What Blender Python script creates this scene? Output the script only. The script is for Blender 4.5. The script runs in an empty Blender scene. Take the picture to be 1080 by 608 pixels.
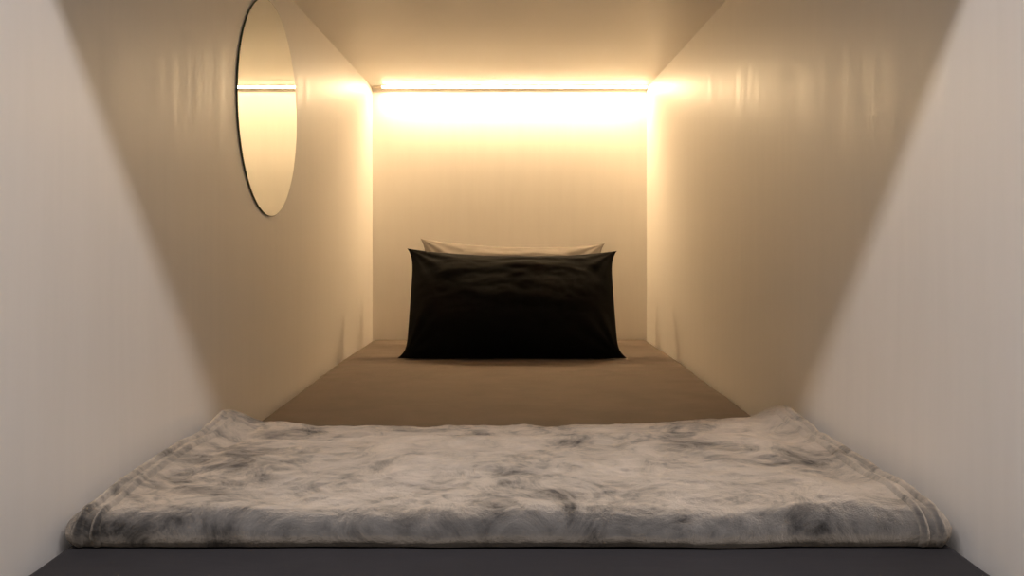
import bpy, bmesh, math
import numpy as np
from mathutils import Vector, noise

S = bpy.context.scene
C = S.collection
F = 929.0                     # focal length in pixels of the 1080 px frame
HW = 0.45                     # half width of the sleeping pod
EYE = 0.874                   # camera height
DB = 2.89                     # distance to the back wall
CEIL = EYE + 0.493
BED = 0.552                   # mattress top
FRONT = 0.628                 # front edge of the pod shell

# ------------------------------------------------------------------ materials
def mat(name):
    m = bpy.data.materials.new(name); m.use_nodes = True
    nt = m.node_tree
    return m, nt, nt.nodes['Principled BSDF'], nt.nodes, nt.links

def n_noise(N, L, vec, scale, detail=4, rough=.55, dist=0.0):
    n = N.new('ShaderNodeTexNoise')
    n.inputs['Scale'].default_value = scale
    n.inputs['Detail'].default_value = detail
    n.inputs['Roughness'].default_value = rough
    n.inputs['Distortion'].default_value = dist
    L.new(vec, n.inputs['Vector'])
    return n.outputs['Fac']

def n_map(N, L, scale):
    tc = N.new('ShaderNodeTexCoord'); mp = N.new('ShaderNodeMapping')
    mp.inputs['Scale'].default_value = scale
    L.new(tc.outputs['Object'], mp.inputs['Vector'])
    return mp.outputs['Vector']

def n_ramp(N, L, fac, stops):
    r = N.new('ShaderNodeValToRGB')
    while len(r.color_ramp.elements) < len(stops): r.color_ramp.elements.new(.5)
    for e, (p, c) in zip(r.color_ramp.elements, stops):
        e.position = p; e.color = (*c, 1)
    L.new(fac, r.inputs['Fac'])
    return r.outputs['Color']

def n_bump(N, L, h, strength, dist, prev=None):
    b = N.new('ShaderNodeBump')
    b.inputs['Strength'].default_value = strength
    b.inputs['Distance'].default_value = dist
    L.new(h, b.inputs['Height'])
    if prev is not None: L.new(prev, b.inputs['Normal'])
    return b.outputs['Normal']

def wall_material(name, base, stretch, rough=.36):
    m, nt, P, N, L = mat(name)
    v = n_map(N, L, stretch)
    f = n_noise(N, L, v, 9, 5, .6)
    lo = tuple(c*.965 for c in base)
    L.new(n_ramp(N, L, f, [(.3, lo), (.7, base)]), P.inputs['Base Color'])
    rr = N.new('ShaderNodeMapRange')
    rr.inputs['From Min'].default_value = .3; rr.inputs['From Max'].default_value = .7
    rr.inputs['To Min'].default_value = rough-.05; rr.inputs['To Max'].default_value = rough+.07
    L.new(f, rr.inputs['Value']); L.new(rr.outputs['Result'], P.inputs['Roughness'])
    v2 = n_map(N, L, (1, 1, 1))
    g = n_noise(N, L, v2, 160, 2, .5)
    nb = n_bump(N, L, f, .022, .003)
    L.new(n_bump(N, L, g, .05, .001, nb), P.inputs['Normal'])
    P.inputs['Specular IOR Level'].default_value = .5
    return m

WALL = (.89, .86, .815)
M_side = wall_material('satin_panel', WALL, (1, 4.5, .35), .43)
M_back = wall_material('satin_panel_back', WALL, (4, 1, .35), .42)
M_ceil = wall_material('satin_panel_ceiling', WALL, (1, .6, 1), .34)

def fabric(name, col, sheen, sheen_tint, weave=900, bump=.25, rough=.85, spec=.3):
    m, nt, P, N, L = mat(name)
    v = n_map(N, L, (1, 1, 1))
    f = n_noise(N, L, v, 14, 4, .6)
    L.new(n_ramp(N, L, f, [(.3, tuple(c*.9 for c in col)), (.7, tuple(c*1.08 for c in col))]), P.inputs['Base Color'])
    P.inputs['Roughness'].default_value = rough
    P.inputs['Specular IOR Level'].default_value = spec
    P.inputs['Sheen Weight'].default_value = sheen
    P.inputs['Sheen Roughness'].default_value = .45
    P.inputs['Sheen Tint'].default_value = (*sheen_tint, 1)
    nb = n_bump(N, L, n_noise(N, L, v, weave, 2, .6), bump, .0006)
    w = n_noise(N, L, n_map(N, L, (1, 1.8, 1.8)), 7, 4, .5, .6)
    L.new(n_bump(N, L, w, .25, .006, nb), P.inputs['Normal'])
    return m

M_sheet = fabric('fitted_sheet_cotton', (.190, .146, .116), .10, (1, .95, .9))
M_char = fabric('charcoal_layer', (.023, .0212, .024), .05, (1, 1, 1))
M_black = fabric('black_cotton', (.0030, .0027, .0023), .010, (1, .9, .75), spec=.12)
M_beige = fabric('beige_cotton', (.25, .222, .20), .1, (1, .95, .9))

def fleece(name, k=1.0):
    m, nt, P, N, L = mat(name)
    v = n_map(N, L, (1, .85, 1.3))
    big = n_noise(N, L, v, 5.0, 6, .62, 1.2)           # brushed nap: lighter and darker swathes
    fine = n_noise(N, L, n_map(N, L, (1, 1.0, 1)), 15, 6, .68, 1.4)
    mx = N.new('ShaderNodeMath'); mx.operation = 'MULTIPLY_ADD'
    L.new(fine, mx.inputs[0]); mx.inputs[1].default_value = .55
    hb = N.new('ShaderNodeMath'); hb.operation = 'MULTIPLY'; hb.inputs[1].default_value = .5
    L.new(big, hb.inputs[0]); L.new(hb.outputs[0], mx.inputs[2])
    col = n_ramp(N, L, mx.outputs[0], [(.40, (.022*k, .021*k, .020*k)), (.46, (.058*k, .055*k, .053*k)),
                                       (.53, (.105*k, .10*k, .095*k)), (.66, (.16*k, .152*k, .143*k))])
    L.new(col, P.inputs['Base Color'])
    P.inputs['Roughness'].default_value = .9
    P.inputs['Specular IOR Level'].default_value = .15
    P.inputs['Sheen Weight'].default_value = .2
    P.inputs['Sheen Roughness'].default_value = .25
    P.inputs['Sheen Tint'].default_value = (1, .92, .83, 1)
    nb = n_bump(N, L, mx.outputs[0], .55, .012)
    vel = N.new('ShaderNodeBsdfSheen'); vel.distribution = 'ASHIKHMIN'
    vel.inputs['Roughness'].default_value = .6; L.new(n_ramp(N, L, mx.outputs[0], [(.36, (.11, .10, .09)), (.435, (.38, .325, .26)), (.52, (.63, .53, .41)), (.68, (.74, .62, .49))]), vel.inputs['Color'])
    add = N.new('ShaderNodeAddShader'); L.new(P.outputs[0], add.inputs[0]); L.new(vel.outputs[0], add.inputs[1])
    L.new(add.outputs[0], N['Material Output'].inputs['Surface'])
    fz = n_noise(N, L, n_map(N, L, (1, 1, 1)), 420, 3, .7)
    nn = n_bump(N, L, fz, .5, .0016, nb)
    L.new(nn, P.inputs['Normal']); L.new(nn, vel.inputs['Normal'])
    return m
M_fleece = fleece('grey_plush_fleece')
M_hem = fleece('grey_plush_hem', .95)

M_alu, _, P, N, L = mat('white_painted_aluminium')
P.inputs['Base Color'].default_value = (.72, .69, .64, 1); P.inputs['Roughness'].default_value = .45
M_cap, _, P, N, L = mat('grey_plastic')
P.inputs['Base Color'].default_value = (.32, .28, .22, 1); P.inputs['Roughness'].default_value = .5
M_led, _, P, N, L = mat('warm_led_diffuser')
P.inputs['Base Color'].default_value = (.9, .88, .84, 1)
P.inputs['Emission Color'].default_value = (1, .70, .39, 1); P.inputs['Emission Strength'].default_value = 122
M_mirror, _, P, N, L = mat('silvered_glass')
P.inputs['Base Color'].default_value = (.88, .90, .86, 1); P.inputs['Metallic'].default_value = 1; P.inputs['Roughness'].default_value = .015
M_gedge, _, P, N, L = mat('green_glass_edge')
P.inputs['Base Color'].default_value = (.07, .10, .06, 1); P.inputs['Roughness'].default_value = .12

# ------------------------------------------------------------------ helpers
def link(name, verts, faces, m, parent=None, smooth=False):
    me = bpy.data.meshes.new(name)
    me.from_pydata(verts, [], faces); me.update()
    bm = bmesh.new(); bm.from_mesh(me)
    bmesh.ops.remove_doubles(bm, verts=bm.verts, dist=1e-6)
    bmesh.ops.recalc_face_normals(bm, faces=bm.faces)
    bm.to_mesh(me); bm.free()
    if smooth:
        for p in me.polygons: p.use_smooth = True
    me.materials.append(m)
    o = bpy.data.objects.new(name, me); C.objects.link(o)
    if parent: o.parent = parent
    return o

def box(x0, x1, y0, y1, z0, z1):
    v = [(x, y, z) for x in (x0, x1) for y in (y0, y1) for z in (z0, z1)]
    f = [(0, 1, 3, 2), (4, 6, 7, 5), (0, 4, 5, 1), (2, 3, 7, 6), (0, 2, 6, 4), (1, 5, 7, 3)]
    return v, f

def struct(name, b, m):
    o = link(name, *box(*b), m); o['kind'] = 'structure'; return o

def tag(o, label, cat, group=None):
    o['label'] = label; o['category'] = cat
    if group: o['group'] = group
    return o

def grid_faces(nu, nv, base=0, wrap=False):
    f = []
    for j in range(nv-1):
        for i in range(nu-1 if not wrap else nu):
            a = base + j*nu + i; b = base + j*nu + (i+1) % nu
            f.append((a, b, b+nu, a+nu))
    return f

# ------------------------------------------------------------------ the pod shell
T = .02
struct('wall_left', (-HW-T, -HW, FRONT, DB+T, .30, CEIL+T), M_side)
struct('wall_right', (HW, HW+T, FRONT, DB+T, .30, CEIL+T), M_side)
struct('wall_back', (-HW, HW, DB, DB+T, .30, CEIL+T), M_back)
struct('ceiling', (-HW, HW, FRONT, DB, CEIL, CEIL+T), M_ceil)
struct('floor', (-HW, HW, FRONT, DB, .30, .35), M_ceil)

# ------------------------------------------------------------------ rounded soft slabs
def sm(a, b, x):
    t = np.clip((x-a)/(b-a), 0, 1); return t*t*(3-2*t)

def rounded(p, lo, hi, r):
    """p on the surface of the box lo..hi -> point on the rounded box, and its normal"""
    q = np.clip(p, lo+r, hi-r)
    d = p-q
    n = np.linalg.norm(d, axis=1, keepdims=True); n[n == 0] = 1
    d = d/n
    return q + r*d, d

def slab_patches(lo, hi, r, step):
    """six faces of a box as grids, denser towards the rounded rims"""
    def ax(a, b, st):
        k = 7
        t = a + r*(1-np.cos(np.linspace(0, math.pi/2, k)))
        rim = a + r*(1 - np.tan(np.linspace(math.pi/4, 0, k)))
        n = max(2, int((b-a-2*r)/st))
        mid = np.linspace(a+r, b-r, n+1)
        return np.concatenate([rim[:-1], mid, (a+b-rim)[::-1][1:]])
    X, Y, Z = (ax(lo[i], hi[i], step) for i in range(3))
    out = []
    for (A, B, fixed, val, order) in ((X, Y, 2, hi[2], (0, 1)), (X, Y, 2, lo[2], (0, 1)),
                                      (X, Z, 1, lo[1], (0, 2)), (X, Z, 1, hi[1], (0, 2)),
                                      (Y, Z, 0, lo[0], (1, 2)), (Y, Z, 0, hi[0], (1, 2))):
        a, b = np.meshgrid(A, B)
        p = np.empty((a.size, 3)); p[:, order[0]] = a.ravel(); p[:, order[1]] = b.ravel(); p[:, fixed] = val
        out.append((p, len(A), len(B)))
    return out

def build_slab(name, lo, hi, r, step, deform, m):
    verts, faces = [], []
    lo, hi = np.array(lo, float), np.array(hi, float)
    for p, nu, nv in slab_patches(lo, hi, r, step):
        pos, nor = rounded(p, lo, hi, r)
        pos = deform(pos, nor)
        faces += grid_faces(nu, nv, len(verts)); verts += [tuple(x) for x in pos]
    return link(name, verts, faces, m, smooth=True)

def fbm(P, s, o=4, seed=0.0):
    return np.array([noise.fractal(Vector((x*s[0]+seed, y*s[1]-seed, z*s[2])), 1.0, 2.0, o) for x, y, z in P])

# mattress in its fitted sheet
M_LO, M_HI = (-.4475, .74, .352), (.4475, 2.882, BED)
def mattress_def(p, n):
    p = p.copy()
    top = np.clip(n[:, 2], 0, 1)
    w = fbm(p, (5, 9, 5), 4, 3.0)*.0022
    # faint pulls in the cloth in front of the pillows
    pull = np.exp(-((p[:, 1]-2.22)/.22)**2)*np.sin(p[:, 1]*95 + 3*np.sin(p[:, 0]*7))*.0012
    dip = -.010*sm(2.3, 2.87, p[:, 1])
    p[:, 2] += top*(w+pull+dip+0.012*(1-sm(.9, 1.15, p[:, 1])))
    return p
mattress = build_slab('mattress', M_LO, M_HI, .018, .012, mattress_def, M_sheet)
tag(mattress, 'wide mattress under a plain dark grey-brown fitted sheet, filling the pod floor', 'mattress')

# dark layer added round the foot end, making the bed surface darker there
def dark_layer_patch():
    lo, hi, rr = np.array(M_LO)-.0015, np.array(M_HI)+.0015, .018
    xs = np.linspace(lo[0]+rr, hi[0]-rr, 60)
    a = np.linspace(0, math.pi/2, 8)
    prof = [(lo[0]+rr-rr*math.cos(t), t) for t in a]
    sec = []                                   # across the bed: side, rim, top, rim, side
    for z in np.linspace(.36, hi[2]-rr, 8)[:-1]: sec.append((lo[0], z))
    for t in a: sec.append((lo[0]+rr-rr*math.cos(t), hi[2]-rr+rr*math.sin(t)))
    for x in xs[1:-1]: sec.append((x, hi[2]))
    for t in a[::-1]: sec.append((hi[0]-rr+rr*math.cos(t), hi[2]-rr+rr*math.sin(t)))
    for z in np.linspace(.36, hi[2]-rr, 8)[:-1][::-1]: sec.append((hi[0], z))
    ys = list(np.linspace(.955, lo[1]+rr, 40))
    v = []
    for y in ys: v += [(x, y, z) for x, z in sec]
    for t in a[1:]:                            # roll over the front rim, then down the face
        v += [(x, lo[1]+rr-rr*math.sin(t), z-(rr-rr*math.cos(t))*min(1, (z-.36)/(hi[2]-.36))) for x, z in sec]
    v += [(x, lo[1], .36+(z-.36)*.3) for x, z in sec]
    P = np.array(v); w = fbm(P, (4, 8, 4), 4, 8.0)*.0012
    P[:, 2] += np.where(P[:, 2] > BED-.004, w+.0012, 0) + 0.012*sm(BED-.03, BED, P[:, 2])*(1-sm(.9, 1.15, P[:, 1]))
    return [tuple(q) for q in P], grid_faces(len(sec), len(ys)+8)
fc = link('foot_dark_layer', *dark_layer_patch(), M_char, mattress, True)
fc['label'] = 'added dark charcoal layer over the foot end'

# folded plush throw across the foot of the bed
B_LO, B_HI = (-.444, .868, BED+.003), (.442, 1.375, BED+.051)
BR = .0235
def blanket_shape(p, n, hem=0.0):
    x, y = p[:, 0].copy(), p[:, 1].copy()
    z0 = (p[:, 2]-B_LO[2])/(B_HI[2]-B_LO[2])
    q = p.copy()
    k = np.clip(z0, 0, 1)
    # bunched back corners, thinner sagging back edge
    cl = np.exp(-((x+.425)/.06)**2-((y-1.345)/.07)**2)
    cr = np.exp(-((x-.41)/.06)**2-((y-1.365)/.07)**2)
    ridge = np.exp(-((np.abs(x)-.425)/.028)**2)*sm(.90, 1.0, y)
    groove = np.exp(-((np.abs(x)-.375)/.018)**2)*sm(.92, 1.0, y)
    back = sm(1.20, 1.35, y)*np.clip(1-(x/.42)**2, 0, 1)
    lift = .006*cl+.009*cr+.004*ridge-.005*groove-.016*back
    lift += -.007*np.exp(-((y-1.262-.02*x)/.026)**2)*(1-sm(.33, .41, np.abs(x)))
    lift += .004*np.exp(-((y-1.19-.05*np.abs(x))/.02)**2)*np.sin(x*9+1)
    big = fbm(np.c_[x, y, z0*.02], (5, 7, 5), 3, 7.0)
    lift += big*.006
    q[:, 2] += k*lift
    # the fold overhangs the sheet a little
    q[:, 2] += .005*(1-k)*(1-sm(.885, .97, y))
    # the back edge wanders a little
    q[:, 1] += sm(1.15, 1.37, y)*(fbm(np.c_[x, x*0, x*0], (6, 1, 1), 3, 2.2)*.012 + .024*x/.44 - .014)
    # front fold bulges and swells unevenly
    fr = 1-sm(.885, .96, y)
    q[:, 1] -= fr*(.006*np.sin(math.pi*k) + fbm(np.c_[x, k*.05, x*0], (7, 1, 1), 3, 5.1)*.006)
    # brushed pile: fine tufts
    f = fbm(q, (24, 40, 30), 4, 1.0)
    g = fbm(q, (95, 150, 110), 2, 9.0)
    amp = np.clip(n[:, 2]+.9, 0, 1)
    ah = amp*(1-.65*sm(.38, .40, np.abs(x)))
    q += n*(ah*(f*.0017+g*.0007)+amp*hem)[:, None]
    q[:, 2] = np.maximum(q[:, 2], BED+.0035+.013*(1-sm(.9, 1.15, y)))
    q[:, 0] = np.clip(q[:, 0], -.4485, .4485)
    return q
blanket = build_slab('throw_blanket', B_LO, B_HI, BR, .0028, blanket_shape, M_fleece)
tag(blanket, 'mottled grey plush throw folded across the foot of the bed', 'blanket')

def hem_strip(xa, xb, y_end):
    """a rolled, stitched hem running along one side of the throw and down over the front fold"""
    lo, hi = np.array(B_LO), np.array(B_HI)
    path = [(y, hi[2]) for y in np.linspace(y_end, lo[1]+BR, 150)]
    a = np.linspace(0, 1, 24)[1:]
    path += [(lo[1]+BR-BR*math.tan(t*math.pi/4), hi[2]) for t in a]
    path += [(lo[1], hi[2]-BR+BR*math.tan((1-t)*math.pi/4)) for t in a]
    path += [(lo[1], lo[2]+BR-BR*math.tan(t*.7*math.pi/4)) for t in a]
    nu = 13
    P_, prof = [], []
    for (y, z) in path:
        for i in range(nu):
            s = i/(nu-1)
            P_.append((xa+(xb-xa)*s, y, z)); prof.append(-.004 + .0085*math.sin(math.pi*s)**.6)
    pos, nor = rounded(np.array(P_), lo, hi, BR)
    v = blanket_shape(pos, nor, np.array(prof))
    return [tuple(q) for q in v], grid_faces(nu, len(path))
for xa, xb in ((-.432, -.4175), (-.413, -.401), (.4175, .432), (.401, .413)):
    link('hem', *hem_strip(xa, xb, 1.33), M_hem, blanket, True)

# ------------------------------------------------------------------ pillows
def pillow(name, w, h, t, bottom, top, m, seed, belly=0.0, flare=0.0, xoff=0.0, roll=0.0, sag=.17):
    """bottom / top = (depth, height above the mattress) of the lower and upper seams"""
    n1, n2 = 120, 80
    u = np.linspace(-1, 1, n1); v = np.linspace(-1, 1, n2)
    u = np.sign(u)*(1-(1-np.abs(u))**1.35); v = np.sign(v)*(1-(1-np.abs(v))**1.35)
    U, V = np.meshgrid(u, v); U, V = U.ravel(), V.ravel()
    verts, faces = [], []
    by, bz = bottom; ty, tz = top
    L_ = math.hypot(ty-by, tz-bz); ey, ez = (ty-by)/L_, (tz-bz)/L_      # up the pillow
    fy, fz = -ez, ey                                                   # its front normal
    for side in (1, -1):
        x = U*w/2*(1-.065*(1-np.where(V < 0, np.abs(V)**9, np.abs(V)**6))*np.abs(U)**2) * (1 + flare*sm(.2, -1, V))
        x += np.sign(U)*.004*np.clip(np.abs(U)*1.0, 0, 1)**12*np.exp(-((V+1)/.10)**2)
        s = V*.5*(1-sag*(1-U**2)*np.where(V > 0, np.abs(V), 0)**2)
        prof = np.clip((1-np.abs(U)**2.6), 0, 1)**.62*np.clip((1-np.abs(V)**2.4), 0, 1)**.55
        prof = prof*(1 - belly*V)
        th = prof*t/2*side
        base = np.c_[U*w/2, V*h/2, U*0+side*.3]
        crease = fbm(base, (7, 12, 3), 4, seed)*.006
        # folds running in from the corners
        for cx in (-1, 1):
            for cy in (-1, 1):
                a = np.arctan2((V-cy)*h, (U-cx)*w); d = np.hypot((U-cx)*w/2, (V-cy)*h/2)
                crease += np.sin(a*13+seed*3+cx)*.004*np.exp(-((d-.07)/.06)**2)
        if side == 1:
            crease += (.0016*np.sin(V*19+2.2*np.sin(U*3+seed)+fbm(base, (5, 5, 5), 2, seed+4)*3)+fbm(base, (5, 26, 5), 3, seed+6)*.004)*sm(.15, .75, V)*(1-U**4)
        th = th + crease*np.clip(prof*1.5, 0, 1)
        s2 = s*L_ + L_/2
        y = by + ey*s2 + fy*th; z = bz + ez*s2 + fz*th + BED
        z = np.maximum(z, BED+.002+.004*(1-U**2)*0)
        xx = x + xoff; z = z + roll*x*sm(0, .1, z-BED)
        p = np.c_[xx, y, z]
        faces += grid_faces(n1, n2, len(verts)); verts += [tuple(q) for q in p]
    return link(name, verts, faces, m, smooth=True)

pb = pillow('pillow', .575, .34, .17, (2.615, .012), (2.745, .312), M_beige, 1.7, .15, 0, .009, -.028, .16)
tag(pb, 'pale beige pillow propped behind the black one, only its top edge showing', 'pillow')
pk = pillow('pillow', .60, .33, .16, (2.33, .003), (2.52, .288), M_black, 4.1, .25, 0, .007, -.012)
tag(pk, 'black pillow propped upright at the head of the bed, in front', 'pillow')

# the face of the bunk wall round the pod's opening
for b_ in ((-1.6, -HW-T, -.5, CEIL+.14), (HW+T, 1.6, -.5, CEIL+.14), (-HW-T, HW+T, CEIL+T, CEIL+.14), (-HW-T, HW+T, -.5, .30)):
    struct('wall_front', (b_[0], b_[1], FRONT, FRONT+.018, b_[2], b_[3]), M_ceil)

# ------------------------------------------------------------------ LED strip along the back of the ceiling
led = bpy.data.objects.new('led_strip_light', None); led.location = (0, DB-.037, CEIL); C.objects.link(led)
tag(led, 'glowing warm white light strip along the ceiling edge above the pillows', 'light')
def prism(prof, x0, x1):
    n = len(prof)
    v = [(x0, y, z) for y, z in prof]+[(x1, y, z) for y, z in prof]
    f = [(i, (i+1) % n, n+(i+1) % n, n+i) for i in range(n)]+[tuple(range(n))[::-1], tuple(range(n, 2*n))]
    return v, f
# local coordinates: y towards the back wall, z down from the ceiling
P_base = [(-.0105, 0), (.0110, 0), (.0110, -.0069), (.0098, -.0069), (.0098, -.0015), (-.0095, -.0015), (-.0095, -.0024), (-.0105, -.0024)]
link('housing', *prism(P_base, -.448, .448), M_alu, led)
D_prof = [(.0096, -.0017), (.0096, -.0064), (.0082, -.0067), (-.0088, -.0031), (-.0093, -.0027), (-.0093, -.0017)]
link('diffuser', *prism(D_prof, -.412, .444), M_led, led)
link('cable_entry', *prism(D_prof, -.444, -.4125), M_cap, led)
link('end_cap', *prism(D_prof, .4442, .4475), M_cap, led)

# ------------------------------------------------------------------ round wall mirror
R, TH = .2015, .0032
mir = bpy.data.objects.new('wall_mirror', None); mir.location = (-HW, 1.648, EYE+.241); C.objects.link(mir)
tag(mir, 'round frameless mirror mounted flat on the left wall', 'mirror')
NS = 128
def ring(r, x): return [(x, r*math.cos(2*math.pi*i/NS), r*math.sin(2*math.pi*i/NS)) for i in range(NS)]
v = ring(R-.0016, TH); link('mirror_face', v, [tuple(range(NS))], M_mirror, mir)
v = ring(R, .0005)+ring(R, TH-.0012)+ring(R-.0004, TH-.0004)+ring(R-.0016, TH)
f = grid_faces(NS, 4, 0, True)+[tuple(range(NS))]
ge = link('glass_edge', v, f, M_gedge, mir, True)
ge['label'] = 'dark green polished glass edge'

# ------------------------------------------------------------------ light from the room outside
# a long slim ceiling light in the corridor, running across the pod's opening, above and behind the camera
l = bpy.data.lights.new('corridor_ceiling_light', 'AREA'); l.shape = 'RECTANGLE'; l.size = 2.6; l.size_y = .075
l.energy = 38; l.color = (1, .935, .94)
lo_ = bpy.data.objects.new('corridor_ceiling_light', l); C.objects.link(lo_); lo_.location = (0, -.10, EYE+1.263)
lo_.rotation_euler = (math.radians(40), 0, 0)
W = bpy.data.worlds.new('corridor'); S.world = W; W.use_nodes = True
W.node_tree.nodes['Background'].inputs['Color'].default_value = (1, .95, .92, 1)
W.node_tree.nodes['Background'].inputs['Strength'].default_value = .12

# ------------------------------------------------------------------ camera
cam = bpy.data.cameras.new('camera'); co = bpy.data.objects.new('camera', cam); C.objects.link(co)
co.location = (0, 0, EYE); co.rotation_euler = (math.pi/2, 0, 0)
cam.sensor_width = 36; cam.lens = 36*F/1080
cam.shift_x = 2.5/1080; cam.shift_y = -53/1080
cam.clip_start = .01
S.camera = co

vs = S.view_settings
vs.view_transform = 'Standard'; vs.look = 'None'; vs.gamma = 1; vs.use_curve_mapping = False; vs.exposure = 0
S.cycles.max_bounces = 14; S.cycles.diffuse_bounces = 10
S.cycles.use_denoising = True
